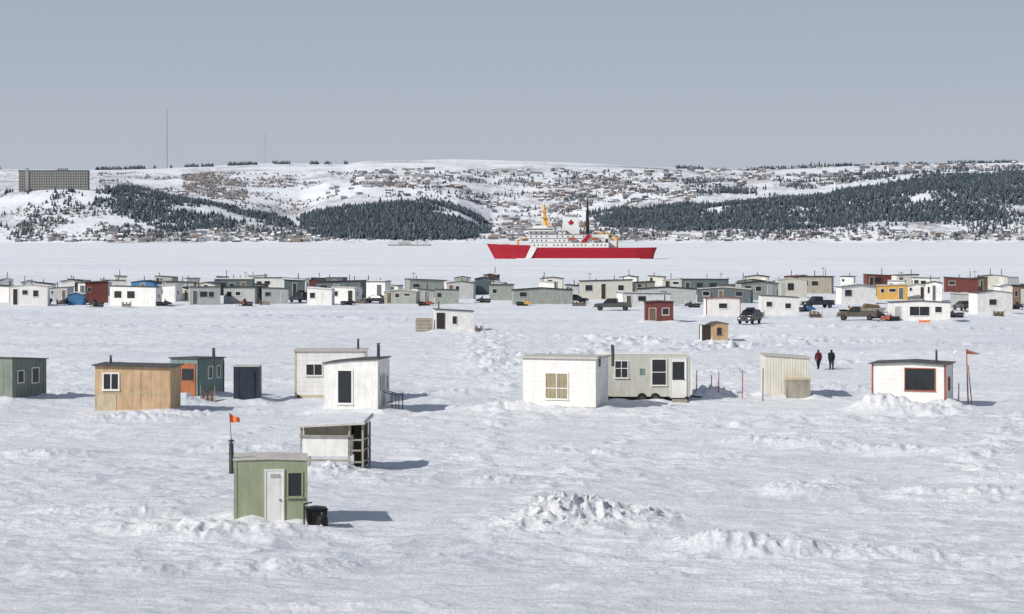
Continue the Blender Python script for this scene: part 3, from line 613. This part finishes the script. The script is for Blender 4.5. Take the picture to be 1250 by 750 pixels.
MASS=[([(366,266),(385,262),(400,256),(430,251),(470,252),(520,247),(560,253),(590,268),(600,288),(560,293),(480,294),(400,292),(372,288)],1.6,1),
([(115,236),(150,229),(190,236),(240,246),(290,256),(355,270),(360,281),(300,270),(262,282),(200,284),(170,272),(140,258),(110,250)],.8,1),
([(-300,236),(130,234),(250,262),(370,278),(370,294),(-300,292)],.22,1),
([(715,258),(780,254),(850,249),(920,246),(1000,240),(1050,230),(1100,222),(1180,212),(1300,212),(1800,215),(1800,275),(1250,270),(1150,272),(1080,270),(1000,280),(900,282),(800,282),(730,276)],1.25,1),
([(900,282),(1080,270),(1250,270),(1800,275),(1800,290),(900,290)],.3,1),
([(830,222),(1000,214),(1060,208),(1250,206),(1250,216),(1100,220),(1000,236),(850,242)],.2,1),
([(600,288),(720,276),(800,285),(1250,286),(1250,292),(600,294)],.15,1),
([(430,214),(830,210),(850,250),(700,262),(600,262),(430,245)],.05,1),
([(880,236),(1000,232),(1000,242),(880,248)],.4,1),
([(690,240),(730,240),(730,246),(690,246)],.4,1)]
x,y,z,u,v=sample(420000)
keep=np.zeros(len(x),bool); cl=fbm(x/120,y/120,3,61)
for P,dens,_ in MASS:
    un=u+14*(fbm(x/60,y/60,2,66)-.5); vn_=v+7*(cl-.5)
    keep|=inpoly(un,vn_,P)&(rng.random(len(x))<dens*.62*np.clip((cl-.26)*5 if dens>.5 else (cl-.42)*6,0,1))
keep&=~((y>6900)&(u<620)&(v>235)&(u>360))
xb,yb,zb,ub,vb_=sample(120000,8350,8520)
kb=(((ub>105)&(ub<425))|(ub>825)|(ub<0))&(fbm(ub/18,ub*0,3,71)>.42)&(rng.random(len(ub))<.05)
TX=np.concatenate([x[keep],xb[kb]]);TY=np.concatenate([y[keep],yb[kb]]);TZ=np.concatenate([z[keep],zb[kb]])
print('TREES',len(TX))
def forest(name,TX,TY,TZ,hmin,hmax,cols,wr=.2):
    n=len(TX); H=rng.uniform(hmin,hmax,n)*rng.choice([.6,.8,1,1,1.2],n)
    S=5; tiers=[(.06,.24,.5),(.3,.18,.75),(.55,.11,1.0)]; base=[];faces=[]
    for k,(zb,r,za) in enumerate(tiers):
        for i in range(S): base.append((r*math.cos(6.283*i/S+k),r*math.sin(6.283*i/S+k),zb))
        base.append((0,0,za)); o=k*(S+1)
        for i in range(S): faces.append((o+i,o+(i+1)%S,o+S))
    o=len(base); base+=[(.02,0,-.08),(-.01,.017,-.08),(-.01,-.017,-.08),(0,0,.4)]; faces+=[(o,o+1,o+3),(o+1,o+2,o+3),(o+2,o,o+3)]
    base=np.array(base); nb=len(base); f=np.array(faces)
    P=np.repeat(base[None],n,0)*H[:,None,None]; wj=rng.uniform(.8,1.5,n)*wr/.2; P[:,:,:2]*=wj[:,None,None]
    P*=1+rng.normal(0,.16,P.shape)*np.array([1,1,.25]); P+=np.stack([TX,TY,TZ-.5],-1)[:,None,:]
    me=bpy.data.meshes.new(name); Fc=(f[None]+(np.arange(n)*nb)[:,None,None]).reshape(-1,3)
    me.vertices.add(n*nb); me.vertices.foreach_set('co',P.ravel()); me.loops.add(Fc.size); me.loops.foreach_set('vertex_index',Fc.ravel())
    me.polygons.add(len(Fc)); me.polygons.foreach_set('loop_start',np.arange(0,Fc.size,3)); me.polygons.foreach_set('loop_total',np.full(len(Fc),3)); me.update(calc_edges=True)
    ca=me.color_attributes.new('Col','FLOAT_COLOR','POINT'); C=np.array(cols)[rng.integers(0,len(cols),n)]*rng.uniform(.7,1.25,(n,1))
    CC=np.ones((n,nb,4)); CC[:,:,:3]=C[:,None,:]; CC[:,:,:3]*=rng.uniform(.75,1.25,(n,nb,1)); ca.data.foreach_set('color',CC.ravel().astype(np.float32))
    me.materials.append(vcolmat(name+'_foliage')); ob=bpy.data.objects.new(name,me); scene.collection.objects.link(ob)
forest('conifer_forest',TX,TY,TZ,8,16,[(.055,.08,.10),(.065,.09,.105),(.08,.10,.11),(.06,.075,.095),(.13,.15,.17)],.22)  # dark greens shifted lighter and bluish: distance haze painted into the tree colours
k2=inpoly(u,v,[(222,214),(250,209),(300,225),(305,245),(260,244),(225,232)])&(cl>.42)&(rng.random(len(u))<.35)
k3=inpoly(u,v,[(120,212),(430,210),(600,215),(830,215),(1250,212),(1250,240),(600,270),(330,262),(120,230)])&(cl>.55)&(rng.random(len(u))<.10)
k4=inpoly(u,v,[(20,250),(120,255),(250,275),(370,282),(600,282),(700,262),(830,280),(1250,275),(1250,294),(20,294)])&(cl>.42)&(rng.random(len(u))<.16)
k2|=k3|k4
forest('bare_birch_scrub',x[k2],y[k2],z[k2],4,9,[(.22,.20,.20),(.28,.25,.24),(.18,.17,.18)],.42)
su=np.array([1000,998,1003,994,1007,990.]); sx_=(su-625)/F*8480.
forest('skyline_spruces',sx_,np.full(6,8480.),hill_z(sx_,np.full(6,8480.)),20,30,[(.07,.09,.11)],.16)  # same haze-tinted tree colour, aerial perspective put into the paint
def houses():
    V=[];Fc=[];C=[]
    regs=[(430,830,208,230,330),(590,730,238,292,210),(20,390,282,296,220),(840,1050,205,228,210),(1050,1250,202,215,120),(560,850,228,252,220),(120,330,226,245,18),(1090,1250,284,294,50),(700,1100,286,295,80),(590,730,276,295,80),(400,560,228,246,26),(830,1250,199,206,40)]
    cmask=fbm(x/260,y/260,3,88)
    for a,b,c,d,n in regs:
        m=np.where((u>a)&(u<b)&(v>c)&(v<d)&~keep&(cmask>.38))[0]
        if len(m)==0: continue
        for i in rng.choice(m,min(n,len(m)),replace=False):
            big=random.random()<.09
            w=random.uniform(25,55) if big else random.uniform(10,20);dp=random.uniform(8,12);h=random.uniform(7,12) if big else random.uniform(4,7.5);rf=.4 if big else random.uniform(2,4); an=random.uniform(-.6,.6)
            X,Y,Z=x[i],y[i],z[i]-1.5; o=len(V); cs,sn=math.cos(an),math.sin(an)
            for q in((-w/2,0,0),(w/2,0,0),(w/2,dp,0),(-w/2,dp,0),(-w/2,0,h+1.5),(w/2,0,h+1.5),(w/2,dp,h+1.5),(-w/2,dp,h+1.5),(-w/2,dp/2,h+rf+1.5),(w/2,dp/2,h+rf+1.5)):
                V.append((X+q[0]*cs-q[1]*sn,Y+q[0]*sn+q[1]*cs,Z+q[2]))
            wc=random.choice([(.46,.45,.44),(.24,.21,.20),(.30,.31,.33),(.17,.15,.15),(.32,.24,.20),(.6,.6,.6),(.13,.14,.16),(.36,.36,.37)]); rc=random.choice([(.70,.72,.76),(.26,.26,.28),(.15,.15,.16)])
            for f,cc in(((0,1,5,4),wc),((1,2,6,5),wc),((2,3,7,6),wc),((3,0,4,7),wc),((4,5,9,8),rc),((6,7,8,9),rc),((5,6,9),wc),((7,4,8),wc)):
                Fc.append(tuple(t+o for t in f)); C.append((cc,len(f)))
            for s0 in(-.38,-.08,.22):
                o=len(V)
                for q in((w*s0,-.15,3),(w*(s0+.14),-.15,3),(w*(s0+.14),-.15,5),(w*s0,-.15,5)): V.append((X+q[0]*cs-q[1]*sn,Y+q[0]*sn+q[1]*cs,Z+q[2]))
                Fc.append((o,o+1,o+2,o+3)); C.append(((.10,.11,.12),4))
    me=bpy.data.meshes.new('distant_village_houses'); me.from_pydata(V,[],Fc)
    ca=me.color_attributes.new('Col','FLOAT_COLOR','CORNER'); arr=[]
    for c,n in C: arr+=[*c,1]*n
    ca.data.foreach_set('color',arr); me.materials.append(vcolmat('house_paint')); ob=bpy.data.objects.new('distant_village_houses',me); scene.collection.objects.link(ob)
houses()
def bigbuilding():
    Yb=6120.; s=F/Yb; X=(65-625)/s; W=84/s; z0=CAMH+(HZ-233)/s; H=25/s; mb=MB()
    mb.part('main_block').box(-W/2,W/2,0,30,-14,H*.94,CONC)
    mb.part('roof').box(-W/2-1,W/2+1,-1,31,H*.941,H,WIND)
    mb.part('windows'); nf=7
    for k in range(nf):
        zz=2+k*(H*.9/nf); mb.box(-W/2+3,W/2-3,-.5,.4,zz,zz+H*.9/nf*.42,WIND)
    mb.part('columns')
    for i in range(29):
        xx=-W/2+2+i*(W-4)/28; mb.box(xx-.9,xx+.9,-1.1,.3,0,H*.935,CONC)
    mb.part('stair_tower').box(-W/2+20,-W/2+30,-3,4,-5,H+6,CONC)
    mb.part('rooftop_plant').box(10,40,8,22,H+.01,H+6,CONC)
    mb.emit('institutional_building',(X,Yb,z0),.03)
bigbuilding()
def mast(u,vt,Yb,name,col,k0=1):
    s=F/Yb; X=(u-625)*Yb/F; z0=float(hill_z(np.array([X]),np.array([Yb]))[0]); zt=CAMH+(HZ-vt)/s; H=zt-z0; mb=MB(); b=1.9*k0
    P=lambda k,z:(b*math.cos(k*2.094)*(1-.4*z/H),b*math.sin(k*2.094)*(1-.4*z/H),z)
    n=int(H/9); mb.part('legs')
    for k in range(3): mb.cyl(P(k,-3),P(k,H),.5*k0,.3*k0,col,5)
    mb.part('lattice')
    for i in range(n):
        za=i*H/n; zb=(i+1)*H/n
        for k in range(3): mb.cyl(P(k,za),P((k+1)%3,zb),.2,.2,col,4); mb.cyl(P(k,za),P((k+1)%3,za),.2,.2,col,4)
    mb.part('guy_wires')
    for k in range(3):
        for f in(.5,.9): mb.cyl((0,0,H*f),(H*.4*math.cos(k*2.094+.5),H*.4*math.sin(k*2.094+.5),-5),.10,.10,STEEL,4)
    mb.part('antenna').cyl((0,0,H),(0,0,H+6),.3,.15,col,5)
    mb.emit(name,(X,Yb,z0),0)
mast(204,134,8300.,'radio_mast',CONC); mast(324,160,8400.,'radio_mast',GREY,.6)
# ------------------------------------------------------------ SHIP
def ship():
    vb=316; s=(vb-HZ)/CAMH; Xc,Yc=gpos(697.5,vb); mb=MB()
    fx=lambda p:(p-697.5)/s; fz=lambda p:(vb-p)/s
    st=[(594,.25,.1,297.6,5.0),(600,2.6,.9,298.0,3.6),(612,6.0,3.4,298.6,1.2),(630,8.6,6.6,299.2,0),(646,9.5,8.6,299.6,0),(652,9.6,8.9,302.4,0),(740,9.6,9.2,302.6,0),(775,9.2,8.4,302.6,0),(794,8.2,6.6,302.4,-.5),(801,7.2,5.0,302.2,-2.2)]
    V=[];Fs=[]
    for (p,bd,bw,zd,ox) in st:
        x0=fx(p); z=fz(zd)
        V+=[(x0+ox,-bw,-1),(x0+ox*.6,-(bw*.5+bd*.5),z*.45),(x0,-bd,z),(x0,bd,z),(x0+ox*.6,(bw*.5+bd*.5),z*.45),(x0+ox,bw,-1)]
    for i in range(len(st)-1):
        o=i*6
        for k in range(5): Fs.append((o+k,o+k+1,o+k+7,o+k+6))
    Fs.append((0,1,2,3,4,5)); o=(len(st)-1)*6; Fs.append((o+5,o+4,o+3,o+2,o+1,o))
    mb.part('hull').add(V,[f[::-1] for f in Fs],REDP)
    mb.part('hull_stripe').add([(fx(641),-9.35,.2),(fx(648),-9.6,.2),(fx(655),-9.85,fz(302.8)),(fx(648),-9.8,fz(300.2))],[(0,1,2,3)],SHIPW)
    mb.part('frost_waterline').box(fx(630),fx(780),-9.35,9.35,-.5,.25,SNOW)
    B=lambda a,b,y,z0,z1,m=SHIPW:mb.box(fx(a),fx(b),-y,y,fz(z0),fz(z1),m)
    mb.part('superstructure'); B(647,742,8.9,302.5,296.5); B(645,735,8.2,296.5,291.5); B(644,716,7.6,291.5,286.5); B(645,690,7.0,286.5,282.2); B(643,676,8.6,282.2,278.3); B(650,668,4,278.3,275.6)
    mb.part('hangar'); B(716.2,742,6.5,291.5,286.5); B(742.2,752,6.0,302.5,294)
    mb.part('deck_edges')
    for z,a,b,y in((296.4,646,744,9.0),(291.4,644,737,8.5),(286.4,643,718,8.0),(282.1,643,692,7.6)): mb.box(fx(a),fx(b),-y,y,fz(z),fz(z)+.2,CONC)
    mb.part('windows')
    for z,a,b,y,n in((299.3,652,738,8.93,19),(294,650,732,8.23,16),(289,648,712,7.63,11),(284.4,648,686,7.03,7)):
        for i in range(n):
            if (i*7)%5==3: continue
            xx=fx(a)+(fx(b)-fx(a))*i/(n-1); mb.box(xx-.4,xx+.4,-y,-y+.3,fz(z)-.4,fz(z)+.4,WIND)
    mb.box(fx(642.8),fx(675),-8.65,8.65,fz(281),fz(279.4),WIND)
    mb.part('funnel'); x0,x1=fx(685),fx(707)
    mb.prism([(x0,fz(286.5)),(x1,fz(286.5)),(x1-.6,fz(266)),(x0+1.6,fz(264.5))],-3.2,3.2,SHIPW)
    mb.part('funnel_top').prism([(x0+1.6,fz(264.4)),(x1-.6,fz(265.9)),(x1-.8,fz(262.5)),(x0+1.9,fz(262))],-3.0,3.0,CONC)
    mb.part('maple_leaf'); cx,cz=(x0+x1)/2+.4,fz(272.5); leaf=[(0,-2.2),(.2,-1),(1.6,-1.2),(1.3,-.5),(2.3,.5),(1.6,.7),(1.4,1.3),(.8,.8),(.8,1.8),(0,2.6),(-.8,1.8),(-.8,.8),(-1.4,1.3),(-1.6,.7),(-2.3,.5),(-1.3,-.5),(-1.6,-1.2),(-.2,-1)]
    mb.add([(cx,-3.3,cz)]+[(cx+a*.8,-3.3,cz+b*.8) for a,b in leaf],[(0,i+1,(i+1)%len(leaf)+1) for i in range(len(leaf))],REDP)
    mb.part('red_band').prism([(fx(708),fz(297)),(fx(714),fz(297)),(fx(722),fz(286.6)),(fx(716),fz(286.6))],-8.95,-8.25,REDP)
    mb.part('foremast'); mb.cyl((fx(666),0,fz(278)),(fx(664),0,fz(250)),1.2,.7,BUFF,8)
    for yy in(-2.5,2.5): mb.cyl((fx(671),yy,fz(278)),(fx(665),0,fz(262)),.6,.4,BUFF,6)
    mb.box(fx(660),fx(670),-2.5,2.5,fz(266),fz(264.8),BUFF); mb.box(fx(661),fx(668),-1.5,1.5,fz(259),fz(257),BUFF); mb.cyl((fx(664),-2.5,fz(254)),(fx(664),2.5,fz(254)),.3,.3,BUFF,6)
    mb.cyl((fx(664),0,fz(250)),(fx(664),0,fz(245)),.2,.1,SHIPW,5)
    mb.part('main_mast').cyl((fx(717.5),0,fz(291)),(fx(717),0,fz(258)),1.15,.8,BLACK,8); mb.cyl((fx(717),0,fz(258)),(fx(717),0,fz(242)),.5,.25,BLACK,6); mb.box(fx(714),fx(720.5),-.4,.4,fz(258),fz(257),BLACK); mb.box(fx(714.8),fx(719.8),-.4,.4,fz(250),fz(249.4),BLACK); mb.cyl((fx(712),2,fz(286)),(fx(716.5),0,fz(264)),.4,.4,BUFF,6)
    mb.part('cargo_crane').cyl((fx(752),-4,fz(294)),(fx(728),-4,fz(283)),.55,.35,BUFF,6); mb.cyl((fx(752),-4,fz(303)),(fx(752),-4,fz(290)),1.0,.8,BUFF,8); mb.cyl((fx(741),4,fz(296)),(fx(741),4,fz(282)),.7,.5,BUFF,8); mb.cyl((fx(741),4,fz(284)),(fx(757),4,fz(292)),.4,.3,BUFF,6)
    mb.part('foredeck_crane').cyl((fx(632),0,fz(299)),(fx(632),0,fz(293)),.8,.6,BUFF,8); mb.cyl((fx(632),0,fz(294)),(fx(646),0,fz(289)),.4,.3,BUFF,6)
    mb.part('lifeboats')
    for a in(694,722): mb.prism([(fx(a),fz(293.2)),(fx(a+7),fz(293.2)),(fx(a+8.5),fz(291)),(fx(a+7),fz(290.2)),(fx(a),fz(290.2)),(fx(a-1.5),fz(291))],-10.2,-8.4,RUST)
    mb.part('anchor_winch').box(fx(614),fx(622),-2,2,fz(299),fz(296.4),SHIPW)
    mb.part('railings')
    for a,b,z,yy in((752,800,302.4,7.6),(600,645,298.4,3.0)):
        for sy in(-1,1): mb.cyl((fx(a),sy*yy,fz(z)+1.1),(fx(b),sy*yy,fz(z)+1.1),.08,.08,SHIPW,4)
    mb.emit('coast_guard_icebreaker_ship',(Xc,Yc,0),0)
ship()
mb=MB(); mb.part('deck').box(-35,35,0,10,0,2.2,CONC); mb.part('shed').prism([(-18,2.2),(2,2.2),(2,6),(-8,8),(-18,6)],2,9,GREY); mb.part('bollards')
for i in range(8): mb.cyl((-32+i*9,.8,2.2),(-32+i*9,.8,3.2),.4,.5,DKWOOD,6)
mb.part('lamp_posts'); mb.cyl((25,5,2.2),(25,5,11),.3,.2,STEEL,5); mb.cyl((12,5,2.2),(12,5,11),.3,.2,STEEL,5)
mb.emit('shore_pier',(-(625-500)/F*3300,3300,0),.03)
# ------------------------------------------------------------ LIGHT, SKY, CAMERA
EL=math.radians(35); sd=Vector((-.82,-.57,0)).normalized(); sdir=Vector((sd.x*math.cos(EL),sd.y*math.cos(EL),math.sin(EL)))
sun=bpy.data.lights.new('sun','SUN'); sun.energy=4.1; sun.angle=math.radians(.6); sun.color=(1,.96,.90)
so=bpy.data.objects.new('sun',sun); scene.collection.objects.link(so); so.rotation_euler=(-sdir).to_track_quat('-Z','Y').to_euler()
w=bpy.data.worlds.new('World'); scene.world=w; w.use_nodes=True; nt=w.node_tree; bg=nt.nodes['Background']; out=nt.nodes['World Output']
sky=nt.nodes.new('ShaderNodeTexSky'); sky.sky_type='NISHITA'; sky.sun_disc=False; sky.sun_elevation=EL; sky.sun_rotation=math.atan2(sd.x,sd.y); sky.air_density=1.0; sky.dust_density=1.2; sky.ozone_density=2.0; sky.altitude=0
nt.links.new(sky.outputs[0],bg.inputs[0]); bg.inputs[1].default_value=.075
tc=nt.nodes.new('ShaderNodeTexCoord'); sx=nt.nodes.new('ShaderNodeSeparateXYZ'); nt.links.new(tc.outputs['Generated'],sx.inputs[0])
hr=nt.nodes.new('ShaderNodeValToRGB'); e=hr.color_ramp.elements; e[0].position=0; e[0].color=(.50,.545,.61,1); e[1].position=.16; e[1].color=(.34,.395,.485,1)
x1=e.new(.05); x1.color=(.455,.505,.58,1)
nt.links.new(sx.outputs[2],hr.inputs[0])
bg2=nt.nodes.new('ShaderNodeBackground'); nt.links.new(hr.outputs[0],bg2.inputs[0]); bg2.inputs[1].default_value=1.0
mr=nt.nodes.new('ShaderNodeMapRange'); mr.inputs[1].default_value=.1; mr.inputs[2].default_value=.7; mr.inputs[3].default_value=.95; mr.inputs[4].default_value=.4; nt.links.new(sx.outputs[2],mr.inputs[0])
ms=nt.nodes.new('ShaderNodeMixShader'); nt.links.new(mr.outputs[0],ms.inputs[0]); nt.links.new(bg.outputs[0],ms.inputs[1]); nt.links.new(bg2.outputs[0],ms.inputs[2]); nt.links.new(ms.outputs[0],out.inputs[0])
cam=bpy.data.cameras.new('camera'); co=bpy.data.objects.new('camera',cam); scene.collection.objects.link(co); scene.camera=co
co.location=(0,0,CAMH); co.rotation_euler=(math.pi/2,0,0); cam.sensor_width=36; cam.sensor_fit='HORIZONTAL'; cam.lens=72; cam.shift_y=-(375-HZ)/1250; cam.clip_start=.5; cam.clip_end=30000
scene.view_settings.view_transform='Standard'; scene.view_settings.look='None'; scene.view_settings.exposure=0
